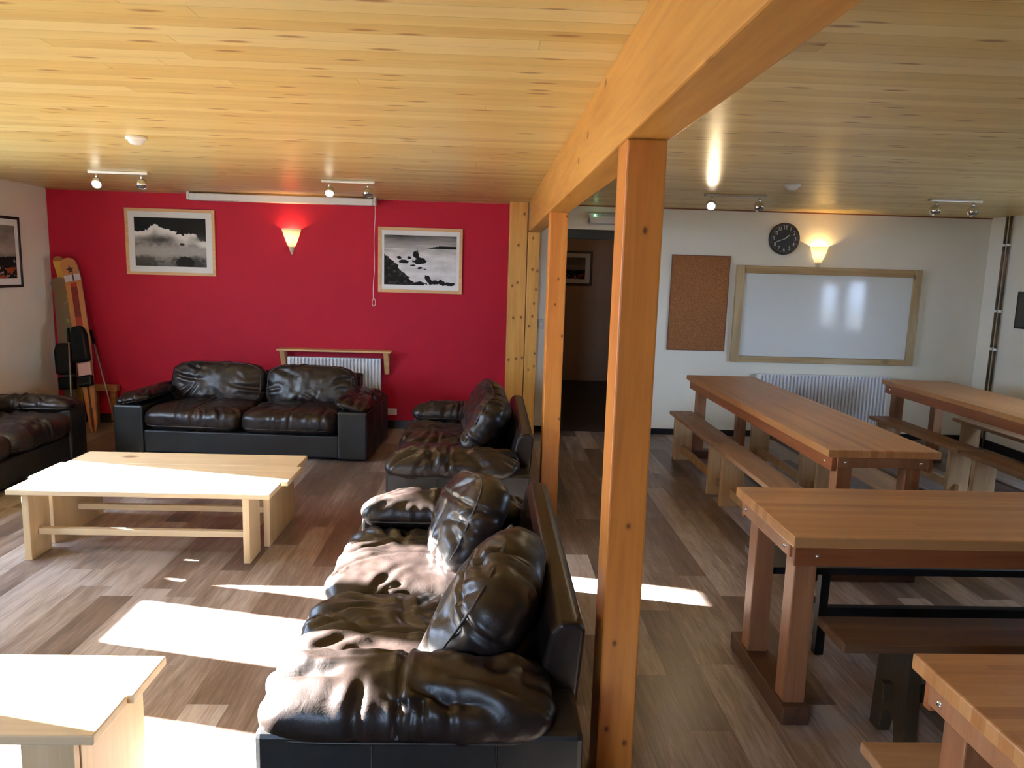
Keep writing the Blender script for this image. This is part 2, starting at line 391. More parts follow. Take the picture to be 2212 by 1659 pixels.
def make_sofa(label, L, loc, rz, seed, backs, D=.86, armw=.23, seat_z=(.20, .415), arm_h=.42, back_h=.62, pad=.195, tilt=6, padz=.022, padw=.06):
    t = thing('leather_sofa', label, 'sofa', loc, rz, 'brown leather sofas')
    xi = armw
    bm = bmesh.new(); bm_box(bm, xi - .005, L - xi + .005, .015, D - .12, .025, .215)
    obj('base', bm, M['black_leather'], t, .014, seg=3)
    bm = bmesh.new()
    bm_prism(bm, [(D - .20, .03), (D - .03, .03), (D + .012, back_h - .02), (D - .01, back_h), (D - .065, back_h), (D - .09, back_h - .03)], 0, xi - .01, L - xi + .01)
    obj('backrest', bm, M['brown_leather'], t, .018, seg=4, smooth=False)
    for x0 in (0.0, L - armw):
        a = box('arm', M['black_leather'], x0, x0 + armw, 0, D - .015, .02, arm_h, t, .016)
        sg = -1 if x0 == 0 else 1
        xo = -.001 if x0 == 0 else L + .001
        for yy in (.30, .62):
            bm = bmesh.new(); bm_tube(bm, [(xo, yy, .03), (xo, yy, arm_h - .02)], .0022, 6); obj('panel_seam', bm, M['piping'], a, smooth=True)
        me = cushion_mesh('arm_pad', armw + padw, D - .075, pad, 6, 2.2, seed + int(x0 * 10) + 5, 40, .013, step=.0105, seams=((1, -.05),))
        p = obj_me('arm_pad', me, M['brown_leather'], a, smooth=True, loc=(x0 + armw / 2 - sg * .018, D / 2 - .045, arm_h + padz)); p.rotation_euler = (0, sg * math.radians(tilt), 0)
        seam_ring('pad_piping', armw + padw, D - .075, pad, p, -pad * .16, 6, 2.2)
    sw = (L - 2 * armw) / 2
    for k in range(2):
        me = cushion_mesh('seat_cushion', sw + .012, .70, seat_z[1] - seat_z[0] + .03, 7, 3.0, seed + 31 + k, 34, .012, step=.0105, sag=.022, seams=((0, .05),))
        s = obj_me('seat_cushion', me, M['brown_leather'], t, smooth=True, loc=(xi + sw * (k + .5), .70 / 2 - .045, (seat_z[0] + seat_z[1]) / 2 + .004))
        seam_ring('seat_piping', sw + .012, .70, seat_z[1] - seat_z[0] + .03, s, -.05, 7, 3.0)
    for k, (pos, rot, size, kw) in enumerate(backs):
        sh = kw.get('shape')
        me = cushion_mesh('back_cushion', *size, kw.get('a', 4.0), kw.get('c', 2.5), seed + 71 + k, kw.get('cr', 22), kw.get('depth', .012), sag=0, shape=sh, step=.0105, seams=kw.get('seams', ()))
        b = obj_me('back_cushion', me, M['brown_leather'], t, smooth=True, loc=pos); b.rotation_euler = rot
        seam_ring('back_piping', *size, b, size[2] * .26, kw.get('a', 4.0), kw.get('c', 2.5), shape=sh)
    return t

# ---------------------------------------------------------------- room shell
def wall_with_openings(name, mat, axis, a, b, u0, u1, z0, z1, holes):
    """wall slab between a..b along axis (0: x, 1: y); holes are (u0,u1,z0,z1)"""
    bm = bmesh.new()
    us = sorted({u0, u1, *[h[0] for h in holes], *[h[1] for h in holes]})
    for p, q in zip(us, us[1:]):
        cuts = sorted((h[2], h[3]) for h in holes if h[0] <= p + 1e-6 and h[1] >= q - 1e-6)
        z = z0
        for c0, c1 in cuts + [(z1, z1)]:
            if c0 > z + 1e-6:
                if axis == 0: bm_box(bm, a, b, p, q, z, c0)
                else: bm_box(bm, p, q, a, b, z, c0)
            z = c1
    bmesh.ops.remove_doubles(bm, verts=bm.verts, dist=1e-5)
    return struct(obj(name, bm, mat))

T = .15
struct(box('floor', M['floor'], XL - T, XR + T, YR - T, 11.2, -.1, 0))
struct(box('ceiling', M['ceiling'], XL - T, XR + T, YR - T, YB + .12, ZC, ZC + .1))
fw = .04
def win_open(a, b): return (a - fw + .03, b + fw + .03, .985, 2.085)
LW = [win_open(4.24, 4.83), win_open(3.60, 4.00), win_open(2.54, 3.17)]
RW = [(3.60, 4.16, .90, 1.58), (4.40, 4.96, .90, 1.62)]
BW = [(-1.75, -.95, .95, 2.0)]  # unseen window added behind the camera to light the near sofa panel
wall_with_openings('wall_left', M['cream'], 0, XL - T, XL, YR, YB, 0, ZC, LW)
wall_with_openings('wall_right', M['cream'], 0, XR, XR + .05, YR, YB, 0, ZC, RW)
wall_with_openings('wall_rear', M['rear'], 1, YR - T, YR, XL - T, XR + T, 0, ZC, BW)
DX0, DX1, DZ = .66, 1.62, 2.02
struct(box('wall_back_red', M['red'], XL - T, .30, YB, YB + .12, 0, ZC))
wall_with_openings('wall_back_cream', M['cream'], 1, YB, YB + .12, .30, XR + T, 0, ZC, [(DX0, DX1, 0, DZ)])
struct(box('baseboard_red', M['black_skirting'], XL, .185, YB - .015, YB, 0, .085))
bm = bmesh.new(); bm_box(bm, .485, DX0 - .02, YB - .015, YB, 0, .06); bm_box(bm, DX1 + .02, XR, YB - .015, YB, 0, .06); struct(obj('baseboard_cream', bm, M['black_skirting']))
struct(box('baseboard_right', M['black_skirting'], XR - .015, XR, YR, YB - .015, 0, .085))
struct(box('baseboard_left', M['black_skirting'], XL, XL + .015, YR, YB - .015, 0, .085))
struct(box('shade_strip_red', M['table_edge'], XL, .185, YB - .010, YB, ZC - .014, ZC))  # brown strip painting the shade where ceiling meets red wall
struct(box('shade_strip_cream', M['table_edge'], .5, XR, YB - .010, YB, ZC - .012, ZC))  # same painted shade along the cream wall
# corridor beyond the doorway
struct(box('wall_corridor_end', M['corridor'], .1, 2.3, 11.0, 11.1, 0, 2.25))
struct(box('wall_corridor_left', M['corridor'], .1, .2, YB + .12, 11.0, 0, 2.25))
struct(box('wall_corridor_right', M['corridor'], 2.2, 2.3, YB + .12, 11.0, 0, 2.25))
struct(box('ceiling_corridor', M['corridor'], .1, 2.3, YB + .12, 11.1, 2.25, 2.33))
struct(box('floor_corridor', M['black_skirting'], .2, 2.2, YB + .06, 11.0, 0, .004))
bm = bmesh.new()
bm_box(bm, DX0, DX0 + .035, YB + .01, YB + .115, 0, DZ); bm_box(bm, DX1 - .035, DX1, YB + .01, YB + .115, 0, DZ); bm_box(bm, DX0 + .035, DX1 - .035, YB + .01, YB + .115, DZ - .09, DZ)
struct(obj('trim_doorway', bm, M['dark_lintel']))
# outside ground that the windows look on to
bm = bmesh.new()
bm_box(bm, -40, 40, -40, 40, -.6, -.5); struct(obj('floor_outdoors', bm, M['ground']))

nwin = 0
def window(axis, wall_in, sgn, hole, d0=.09, d1=.15):
    """frame and pane set near the outer face of a wall; sgn: outward direction along the axis"""
    global nwin; nwin += 1
    u0, u1, z0, z1 = hole; a, b = sorted((wall_in + sgn * d0, wall_in + sgn * d1)); g = wall_in + sgn * (d0 + d1) / 2
    bm = bmesh.new()
    def bx(p, q, r, s, d0=a, d1=b):
        if axis == 0: bm_box(bm, d0, d1, p, q, r, s)
        else: bm_box(bm, p, q, d0, d1, r, s)
    bx(u0, u0 + fw, z0, z1); bx(u1 - fw, u1, z0, z1); bx(u0 + fw, u1 - fw, z0, z0 + fw); bx(u0 + fw, u1 - fw, z1 - fw, z1)
    if u1 - u0 > 1.5: bx((u0 + u1) / 2 - .03, (u0 + u1) / 2 + .03, z0 + fw, z1 - fw)
    f = struct(obj('window_%d' % nwin, bm, M['win_frame']))
    bm = bmesh.new(); bx(u0 + fw, u1 - fw, z0 + fw, z1 - fw, g - .002, g + .002); obj('pane', bm, M['glass'], f)
    li = bpy.data.lights.new('window_portal', 'AREA'); li.shape = 'RECTANGLE'; li.size = u1 - u0; li.size_y = z1 - z0; li.cycles.is_portal = True
    lo = bpy.data.objects.new('window_portal', li); C.objects.link(lo)
    c = [0, 0, (z0 + z1) / 2]; c[axis] = wall_in + sgn * (d1 + .01); c[1 - axis] = (u0 + u1) / 2; lo.location = c
    d = Vector((0, 0, 0)); d[axis] = -sgn
    lo.rotation_euler = d.to_track_quat('-Z', 'Z').to_euler()
for h in LW: window(0, XL, -1, h)
for h in RW: window(0, XR, 1, h, .01, .05)
for h in BW: window(1, YR, -1, h)

# ---------------------------------------------------------------- posts and beam
o = box('ceiling_beam', M['beam'], .370, .497, YR, YB - .20, 1.972, ZC, None, .006)
tag(o, 'long orange pine beam running under the ceiling from front to back', 'beam')
o = box('wooden_post', M['post'], .375, .488, 2.12, 2.27, 0, 1.972, None, .006)
tag(o, 'nearest orange pine post, full height under the beam beside the nearest sofa', 'post', 'pine posts under the beam')
o = box('wooden_post', M['post_mid'], .375, .488, 4.71, 4.83, 0, 1.972, None, .006)
tag(o, 'second pine post under the beam, behind the nearest one and left of the dark doorway', 'post', 'pine posts under the beam')
o = box('wooden_post', M['post_knotty'], .368, .484, 7.19, YB - .001, 0, 1.972, None, .006)
tag(o, 'knotty pine post at the back wall carrying the end of the beam', 'post', 'pine posts under the beam')
o = box('wooden_board', M['board_knotty'], .188, .362, 7.19, YB - .001, 0, ZC, None, .006)
tag(o, 'tall knotty pine board closing the right edge of the red wall, floor to ceiling', 'board')

# ---------------------------------------------------------------- sofas
s1 = make_sofa('dark brown two-seat leather sofa against the red wall in front of the white radiator', 2.10, (-3.06, 6.10, 0), math.radians(-3.2), 11, [
    ((.64, .60, .525), (math.radians(74), 0, math.radians(2)), (.84, .40, .22), {}),
    ((1.47, .60, .525), (math.radians(73), 0, math.radians(-2)), (.82, .39, .22), {})], D=.93, armw=.245, pad=.125, tilt=12, padz=.042, padw=.035)
s2 = make_sofa('brown leather sofa side-on beside the second post, behind the nearest sofa', 1.88, (-.57, 6.08, 0), -PI / 2, 23, [
    ((.56, .56, .555), (math.radians(60), math.radians(6), math.radians(8)), (.64, .42, .24), {'depth': .017}),
    ((1.16, .58, .555), (math.radians(62), math.radians(-5), math.radians(-6)), (.58, .42, .24), {'depth': .017})])
s3 = make_sofa('nearest brown leather sofa, seen from its wrinkled arm, with two slumped back cushions', 1.86, (-.57, 3.61, 0), -PI / 2, 37, [
    ((.57, .50, .545), (math.radians(64), math.radians(-10), math.radians(14)), (.60, .42, .23), {'depth': .015, 'seams': ((1, .35),)}),
    ((1.345, .590, .520), (math.radians(58), math.radians(5), math.radians(-12)), (.61, .45, .27), {'depth': .013, 'seams': ((1, .45), (0, .1))})])
s4 = make_sofa('black-looking leather sofa at the left wall, cut off by the left edge of the picture', 1.95, (-3.26, 4.12, 0), PI / 2, 51, [
    ((.60, .60, .53), (math.radians(72), 0, 0), (.74, .40, .22), {}), ((1.33, .60, .53), (math.radians(72), 0, 0), (.74, .40, .22), {})], pad=.15)

# ---------------------------------------------------------------- low pine benches used as coffee tables
def low_bench(label, x0, x1, y0, y1, boards, zt=.397, legin=.155, stretch=True, group='low pine benches'):
    t = thing('low_bench', label, 'bench', ((x0 + x1) / 2, (y0 + y1) / 2, 0), 0, group)
    X0, X1, h = x0 - (x0 + x1) / 2, x1 - (x0 + x1) / 2, (y1 - y0) / 2
    y = -h
    for (w, dl, dr) in boards:
        box('top_board', M['pale_pine'], X0 + dl, X1 + dr, y + .0015, y + w - .0015, zt - .028, zt, t, .004); y += w
    for s, xx in ((-1, X0 + .06), (1, X1 - legin)):
        box('leg_panel', M['pale_pine_v'], xx, xx + .036, -h + .035, h - .02, 0, zt - .028, t, .003)
    if stretch: box('stretcher', M['pale_pine'], X0 + .10, X1 - legin, -.018, .018, .12, .155, t, .003)
    return t
low_bench('pale pine narrow low bench in front, right against the wider one, sunlit', -2.49, -1.125, 3.815, 4.055, [(.24, 0, 0)])
low_bench('wider pale pine low bench just behind the narrow sunlit one, facing the red-wall sofa', -2.51, -1.095, 4.065, 4.655, [(.32, -.01, 0), (.27, .02, -.03)], legin=.15)
nb = low_bench('pale pine low table in the bottom left corner, its top in full sun', -2.35, -.965, 1.755, 2.155, [(.185, 0, -.008), (.215, 0, .008)], zt=.405, legin=.095, stretch=True)
box('front_panel', M['pale_pine_v'], .500, .632, -.196, -.168, 0, .377, nb, .003)

# ---------------------------------------------------------------- dining tables and benches
def make_table(label, loc, rz, L=2.8, W=.60):
    t = thing('dining_table', label, 'table', loc, rz, 'long wooden dining tables')
    box('tabletop', M['table_top'], 0, L, 0, W, .69, .73, t, .005)
    for y in (.03, W - .055): box('side_rail', M['table_edge'], .02, L - .02, y, y + .025, .613, .69, t, .003)
    for x in (.012, L - .037): box('end_rail', M['table_leg'], x, x + .025, .057, W - .057, .635, .69, t, .003)
    for x in (.045, L - .125):
        for y in (.075, W - .155):
            lg = box('leg', M['table_leg'], x, x + .08, y, y + .08, .07, .69, t, .004)
        box('foot', M['table_foot'], x - .012, x + .092, .045, W + .02, 0, .072, t, .005)
    for x in (.10, L - .10):
        for y, s in ((.03, -1), (W - .03, 1)):
            bm = bmesh.new(); bm_lathe(bm, [(0, .006), (.006, .005), (.009, 0), (.009, -.004)], 12)
            b = obj('bolt', bm, M['bolt'], t, smooth=True, loc=(x, y, .65)); b.rotation_euler = (PI / 2 * -s, 0, 0)
    for x, s in ((.012, -1), (L - .012, 1)):
        for y in (.10, W - .10):
            bm = bmesh.new(); bm_lathe(bm, [(0, .006), (.006, .005), (.009, 0), (.009, -.004)], 12)
            b = obj('bolt', bm, M['bolt'], t, smooth=True, loc=(x, y, .662)); b.rotation_euler = (0, PI / 2 * s, 0)
    return t
tA = make_table('dining table in the right foreground set crosswise, near end legs and foot in full view', (1.065, 2.397, 0), 0)
dup(tA, (1.030, 1.02, 0), 0, 'dining table cut off at the bottom right corner, closest to the camera')
dup(tA, (2.385, 3.70, 0), PI / 2, 'dining table running back towards the whiteboard, left of two')
dup(tA, (4.165, 3.72, 0), PI / 2, 'dining table at the right picture edge beside the pipes, right of two')

def make_bench(label, L, loc, rz, W=.20, H=.412, top='bench_top', leg='bench_leg', inset=.10):
    t = thing('plank_bench', label, 'bench', loc, rz, 'wooden plank benches')
    box('seat', M[top], 0, L, 0, W, H - .03, H, t, .004)
    for x in (inset, L - inset - .035): box('leg_panel', M[leg], x, x + .035, .018, W - .018, 0, H - .03, t, .003)
    box('stretcher', M[leg], inset - .04, L - inset + .04, W / 2 - .016, W / 2 + .016, .07, .13, t, .003)
    return t
b0 = make_bench('plank bench left of the long table by the whiteboard, far one of two in line', 1.27, (1.84, 5.18, 0), PI / 2)
dup(b0, (1.845, 3.86, 0), PI / 2, 'plank bench left of the long table by the whiteboard, nearer one of two in line')
dup(b0, (2.525, 5.18, 0), PI / 2, 'plank bench half hidden right of the left long table, far one')
dup(b0, (2.525, 3.86, 0), PI / 2, 'plank bench half hidden right of the left long table, nearer one')
dup(b0, (3.635, 5.16, 0), PI / 2, 'plank bench left of the right-edge dining table, far one nearest the radiator')
dup(b0, (3.632, 3.84, 0), PI / 2, 'plank bench left of the right-edge dining table, nearer one')
dup(b0, (4.40, 5.16, 0), PI / 2, 'plank bench beyond the right-edge dining table, between it and the right wall')
make_bench('pale-ended plank bench at the bottom edge under the closest table', 1.9, (1.0, 1.548, 0), 0, inset=.24)

# dark, roughly made bench in front of the crosswise table
t = thing('plank_bench', 'dark worn plank bench with cut-out foot panel in front of the crosswise table', 'bench', (1.205, 2.262, 0), 0, 'wooden plank benches')
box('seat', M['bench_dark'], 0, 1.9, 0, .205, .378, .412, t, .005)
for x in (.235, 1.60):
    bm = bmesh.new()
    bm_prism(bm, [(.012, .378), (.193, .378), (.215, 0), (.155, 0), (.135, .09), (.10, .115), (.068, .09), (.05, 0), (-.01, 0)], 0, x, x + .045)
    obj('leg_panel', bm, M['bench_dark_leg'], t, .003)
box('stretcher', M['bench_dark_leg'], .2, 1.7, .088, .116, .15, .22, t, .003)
# black steel framed bench beyond the crosswise table
t = thing('steel_bench', 'black steel framed bench on the far side of the crosswise table', 'bench', (1.20, 2.945, 0))
box('seat', M['black_metal'], 0, 1.9, 0, .26, .365, .396, t, .003)
for x in (.245, 1.62):
    for y in (.005, .215): box('leg', M['black_metal'], x, x + .038, y, y + .04, 0, .365, t, .002)
    box('end_rail', M['black_metal'], x + .003, x + .035, .045, .215, .175, .215, t, .002)
box('lower_rail', M['black_metal'], .283, 1.62, .005, .045, .165, .215, t, .002)

# ---------------------------------------------------------------- radiators, shelf
def radiator(label, x0, x1, z0, z1, pitch):
    t = thing('radiator', label, 'radiator', ((x0 + x1) / 2, YB, 0), 0)
    w = (x1 - x0); n = int(w / pitch); bm = bmesh.new(); prof = []
    for k in range(n):
        a = -w / 2 + k * pitch + (w - n * pitch) / 2
        prof += [(a, -.078), (a + pitch * .42, -.078), (a + pitch * .52, -.050), (a + pitch * .88, -.050), (a + pitch * .98, -.078)]
    prof = [(-w / 2, -.078)] + prof + [(w / 2, -.078)]
    lo = [bm.verts.new((x, -.078, z0)) for x, y in prof]; l2 = [bm.verts.new((x, y, z0 + .035)) for x, y in prof]
    h2 = [bm.verts.new((x, y, z1 - .035)) for x, y in prof]; hi = [bm.verts.new((x, -.078, z1 - .006)) for x, y in prof]
    for A, B in ((lo, l2), (l2, h2), (h2, hi)):
        for i in range(len(prof) - 1):
            if (A[i].co - A[i + 1].co).length > 1e-6: bm.faces.new((A[i], A[i + 1], B[i + 1], B[i]))
    bm_box(bm, -w / 2, w / 2, -.048, -.03, z0, z1 - .006); obj('panel', bm, M['white_gloss'], t)
    bm = bmesh.new(); bm_box(bm, -w / 2 - .003, w / 2 + .003, -.082, -.025, z1 - .006, z1)
    for s in (-1, 1): bm_box(bm, s * w / 2 - .003, s * w / 2 + .003, -.08, -.025, z0, z1 - .006)
    obj('casing', bm, M['white_gloss'], t, .002)
    bm = bmesh.new()
    for s in (-.3, .3): bm_box(bm, s * w - .02, s * w + .02, -.03, -.0005, z0 + .05, z1 - .05)
    obj('wall_bracket', bm, M['white_gloss'], t)
    for s in (-1, 1):
        bm = bmesh.new(); bm_tube(bm, [(s * (w / 2 - .02), -.045, z0 + .01), (s * (w / 2 - .02), -.045, 0)], .008); obj('pipe', bm, M['white_gloss'], t, smooth=True)
    return t
radiator('white panel radiator on the red wall, half hidden behind the sofa', -1.94, -1.04, .14, .71, .034)
radiator('white ribbed radiator on the cream wall below the whiteboard', 2.72, 4.05, .13, .655, .036)
t = thing('wall_shelf', 'narrow wooden shelf on two brackets above the red-wall radiator', 'shelf', (-1.482, YB, 0))
box('shelf_board', M['pine_frame'], -.548, .548, -.145, -.0005, .772, .790, t, .003)
for x in (-.525, .478):
    bm = bmesh.new(); bm_prism(bm, [(-.13, .772), (-.0005, .772), (-.0005, .55), (-.03, .55), (-.075, .66)], 0, x, x + .045); obj('bracket', bm, M['pine_frame'], t, .002)

# ---------------------------------------------------------------- pictures
def pic_mesh(w, h, nx, ny, fn):
    bm = bmesh.new(); cl = bm.loops.layers.float_color.new('Col')
    g = [[bm.verts.new((-w / 2 + w * i / nx, 0, -h / 2 + h * j / ny)) for j in range(ny + 1)] for i in range(nx + 1)]
    for i in range(nx):
        for j in range(ny):
            f = bm.faces.new((g[i][j], g[i + 1][j], g[i + 1][j + 1], g[i][j + 1])); c = fn((i + .5) / nx, (j + .5) / ny)
            for lp in f.loops: lp[cl] = (*c, 1)
    return bm
def nz(x, y, s=0.0): return mn.fractal(Vector((x, y, s)), 1.0, 2.0, 5)
def sst(a, b, x):
    t = min(1, max(0, (x - a) / (b - a))); return t * t * (3 - 2 * t)
def lerp(a, b, t): return a + (b - a) * t
def grey(v, tint=(1.0, .97, .92)):
    v = max(.004, min(.9, v)); return tuple(v * k for k in tint)
def wave_pic(u, v):
    n = nz(u * 5, v * 5, 1.0) * .5; n2 = nz(u * 16, v * 16, 4.0) * .5
    crest = .72 + .12 * math.exp(-((u - .28) / .09) ** 2) + .04 * math.exp(-((u - .47) / .12) ** 2) - .10 * sst(.45, .75, u) + .08 * math.exp(-((u - .80) / .08) ** 2) - .10 * sst(.85, 1, u) + .05 * n
    val = .012
    if v < crest + .09 * n2: val = lerp(.85, .22, sst(.02, .30, crest - v)) + .22 * n2
    dark = math.exp(-(((u - .38) / .20) ** 2 + ((v - .56 - .05 * n) / .075) ** 2)); val = lerp(val, .03, .95 * dark)
    dark = math.exp(-(((u - .13) / .16) ** 2 + ((v - .55) / .06) ** 2)); val = lerp(val, .08, .8 * dark)
    dark = math.exp(-(((u - .93) / .12) ** 2 + ((v - .58) / .06) ** 2)); val = lerp(val, .04, .9 * dark)
    if math.hypot((u - .66) / .035, (v - .46) / .03) + n2 * .6 < 1: val = .02
    if v < .46: val = lerp(val, .33 - .2 * sst(.28, .05, v), sst(.46, .36, v)) + .05 * n2
    val = lerp(val, .03, .85 * sst(.25, .16, v + .10 * n2 + .05 * n) * sst(-.35, .05, n2 + .35 * math.sin(u * 9 + 1)))
    if math.hypot((u - .70) / .13, (v - .08) / .13) + n2 * .3 < 1: val = .015
    return grey(val)
def rocks_pic(u, v):
    n = nz(u * 6, v * 6, 9.0) * .5; n2 = nz(u * 15, v * 13, 2.0) * .6
    if v > .74:
        val = lerp(.40, .10, sst(.74, 1.0, v)) + .12 * nz(u * 2, v * 14, 5.0)
        if v < .80 and v > .745 and u > .55: val = lerp(val, .012, sst(.55, .66, u) * (1 if v < .745 + .055 * sst(.52, .8, u) else 0))
    else:
        val = .68 + .18 * n - .22 * sst(.50, .74, v) + .14 * nz(u * 3, v * 11, 7.0)
    if 0 < v < .74:
        d = (.62 - u * 1.35) + .12 * n + .08 * n2
        if v < d: val = .012 + .16 * max(0, n2) ** 1.5
        for cx, cy, rx, ry in ((.445, .61, .045, .085), (.49, .49, .085, .065), (.27, .47, .065, .032), (.35, .555, .032, .03), (.20, .555, .035, .03), (.40, .40, .03, .018), (.50, .35, .04, .02), (.57, .33, .03, .014), (.61, .13, .055, .07), (.69, .065, .085, .04), (.80, .075, .05, .05), (.89, .035, .09, .035), (.50, .03, .10, .04)):
            if math.hypot((u - cx) / rx, (v - cy) / ry) + n2 * .9 + n * .5 < 1: val = .012 + .05 * max(0, n2)
    return grey(val, (1, .99, .97))
def dusk_pic(u, v):
    n = nz(u * 5, v * 7, 3.0) * .5
    val = .16 + .12 * n + .12 * math.exp(-((v - .55) / .12) ** 2)
    if v < .42 + .1 * n: val = .012
    if v < .45 and nz(u * 12, v * 12, 8.0) > .35: val = .35
    if v < .22 and n > .05: return (.30, .06, .02)
    return grey(val, (1.0, .88, .84))

def picture(name, label, loc, rz, w, h, fmw, matw, fn, fmat, nx=150, ny=110, tilt=0.0):
    """framed print hanging on a wall; local -y faces the room"""
    t = thing(name, label, 'picture', loc, rz)
    bm = bmesh.new()
    bm_box(bm, -w / 2, -w / 2 + fmw, -.022, -.001, -h / 2, h / 2); bm_box(bm, w / 2 - fmw, w / 2, -.022, -.001, -h / 2, h / 2)
    bm_box(bm, -w / 2 + fmw, w / 2 - fmw, -.022, -.001, h / 2 - fmw, h / 2); bm_box(bm, -w / 2 + fmw, w / 2 - fmw, -.022, -.001, -h / 2, -h / 2 + fmw)
    obj('frame', bm, fmat, t, .002)
    box('mount', M['mat_board'], -w / 2 + fmw, w / 2 - fmw, -.014, -.001, -h / 2 + fmw, h / 2 - fmw, t)
    pb = pic_mesh(w - 2 * fmw - 2 * matw[0], h - 2 * fmw - 2 * matw[1], nx, ny, fn)
    obj('print', pb, M['picture'], t, loc=(0, -.0155, matw[2] if len(matw) > 2 else 0))
    t.rotation_euler = (0, tilt, rz); return t
picture('framed_picture', 'framed black and white print of a breaking wave, left on the red wall', (-3.05, YB, 1.775), 0, .845, .625, .028, (.058, .055), wave_pic, M['pine_frame'])
picture('framed_picture', 'framed black and white print of rocks in surf, right on the red wall', (-.665, YB, 1.672), 0, .815, .625, .030, (.028, .045), rocks_pic, M['pine_frame'])
picture('framed_picture', 'black framed print on the left white wall, cut by the left picture edge', (XL, 6.44, 1.635), PI / 2, .88, .615, .024, (.05, .055), dusk_pic, M['black_frame'])
picture('framed_picture', 'small brown framed print on the dim corridor wall beyond the doorway', (1.16, 11.0, 1.665), 0, .72, .50, .035, (.07, .06), dusk_pic, M['brown_frame'], 60, 50)
t = thing('framed_picture', 'dark edge of a print on the right wall, at the right picture edge', 'picture', (XR, 6.50, 1.375), -PI / 2)
box('frame', M['black_frame'], -.33, .33, -.02, -.001, -.17, .17, t, .002); box('print', M['dark_print'], -.31, .31, -.022, -.019, -.15, .15, t)

# ---------------------------------------------------------------- whiteboard, cork board, clock
t = thing('whiteboard', 'large whiteboard in a rough wooden frame on the cream wall', 'whiteboard', (3.37, YB, 1.243))
w, h, f = 1.86, .955, .082
box('board', M['whiteboard'], -w / 2 + f - .01, w / 2 - f + .01, -.022, -.001, -h / 2 + f - .02, h / 2 - f + .01, t)
for x in (-w / 2, w / 2 - f): box('frame_upright', M['board_frame_v'], x, x + f, -.042, -.0005, -h / 2, h / 2, t, .004)
for z, g in ((-h / 2, .06), (h / 2 - .075, .075)): box('frame_rail', M['board_frame'], -w / 2 + f, w / 2 - f, -.040, -.0005, z, z + g, t, .004)
t = thing('cork_board', 'plain brown cork notice board between the near post and the whiteboard', 'notice board', (2.085, YB, 1.335))
box('cork_panel', M['cork'], -.281, .281, -.016, -.001, -.462, .462, t)
bm = bmesh.new()
for a in ((-.289, -.281, -.47, .47), (.281, .289, -.47, .47), (-.281, .281, -.47, -.462), (-.281, .281, .462, .47)): bm_box(bm, a[0], a[1], -.02, -.001, a[2], a[3])
obj('edge_frame', bm, M['cork_edge'], t)

t = thing('wall_clock', 'round black wall clock with white numerals above the whiteboard', 'clock', (2.893, YB, 1.988))
def facing(bm): bmesh.ops.rotate(bm, verts=bm.verts, cent=(0, 0, 0), matrix=Matrix.Rotation(PI / 2, 3, 'X')); return bm
bm = bmesh.new(); bm_lathe(bm, [(0, .022), (.136, .022), (.136, .001), (0, .001)], 64); obj('dial', facing(bm), M['clock_face'], t)
bm = bmesh.new(); bm_lathe(bm, [(.134, .001), (.153, .001), (.155, .012), (.149, .027), (.141, .030), (.134, .026), (.134, .001)], 64); obj('rim', facing(bm), M['clock_rim'], t, smooth=True)
for k in range(1, 13):
    a = PI / 2 - k * PI / 6
    me = text_mesh(str(k), .047, .001); me.transform(Matrix.Translation((0, 0, 0)) @ Matrix.Rotation(PI / 2, 4, 'X') @ Matrix.Diagonal((.82, 1.12, 1, 1)))
    obj_me('numeral', me, M['clock_white'], t, loc=(.106 * math.cos(a), -.0235, .106 * math.sin(a)))
bm = bmesh.new()
for k in range(60):
    a = k * PI / 30; c, s = math.cos(a), math.sin(a); q = .0012
    v = [bm.verts.new((x * c - y * s, -.0228, x * s + y * c)) for x, y in ((.128, -q), (.132, -q), (.132, q), (.128, q))]; bm.faces.new(v)
obj('minute_marks', bm, M['clock_white'], t)
def hand(name, ang, ln, tail, wd, y):
    bm = bmesh.new(); bm_prism(bm, [(-tail, -wd * .6), (ln * .8, -wd), (ln, 0), (ln * .8, wd), (-tail, wd * .6)], 1, y, y - .0015)
    bmesh.ops.rotate(bm, verts=bm.verts, cent=(0, 0, 0), matrix=Matrix.Rotation(-ang, 3, 'Y')); obj(name, bm, M['clock_white'], t)
hand('hour_hand', math.radians(90 - 51), .062, .012, .0045, -.0250)
hand('minute_hand', math.radians(90 - 249), .105, .015, .0032, -.0268)

# ---------------------------------------------------------------- wall lights
def sconce(label, x, ztop, h, rt, tip):
    t = thing('wall_sconce', label, 'wall light', (x, YB, ztop - h), 0, 'lit glass wall sconces')
    bm = bmesh.new(); z0 = tip
    prof = [(.030 + (rt - .030) * (i / 12) ** .85, z0 + (h - z0) * i / 12) for i in range(13)]
    pr2 = [(r - .003, z) for r, z in prof[::-1]]
    bm_lathe(bm, prof + pr2, 28, PI, 2 * PI, (0, -.001, 0)); obj('glass_shade', bm, M['shade'], t, smooth=True)
    bm = bmesh.new(); bm_lathe(bm, [(.002, 0), (.012, tip * .25), (.026, tip * .8), (.031, tip), (.002, tip + .002)], 24, PI, 2 * PI, (0, -.001, 0)); obj('finial', bm, M['shade_tip'], t, smooth=True)
    bm = bmesh.new(); bmesh.ops.create_uvsphere(bm, u_segments=16, v_segments=10, radius=.012); obj('bulb', bm, M['bulb'], t, smooth=True, loc=(0, -.036, z0 + (h - z0) * .50))
    li = bpy.data.lights.new('sconce_bulb', 'POINT'); li.energy = 3.5; li.color = (1, .66, .27); li.shadow_soft_size = .015
    lo = bpy.data.objects.new('sconce_bulb', li); C.objects.link(lo); lo.parent = t; lo.location = (0, -.036, z0 + (h - z0) * .72)
    return t
sconce('lit glass sconce on the red wall between the two prints', -1.903, 1.936, .245, .094, .075)
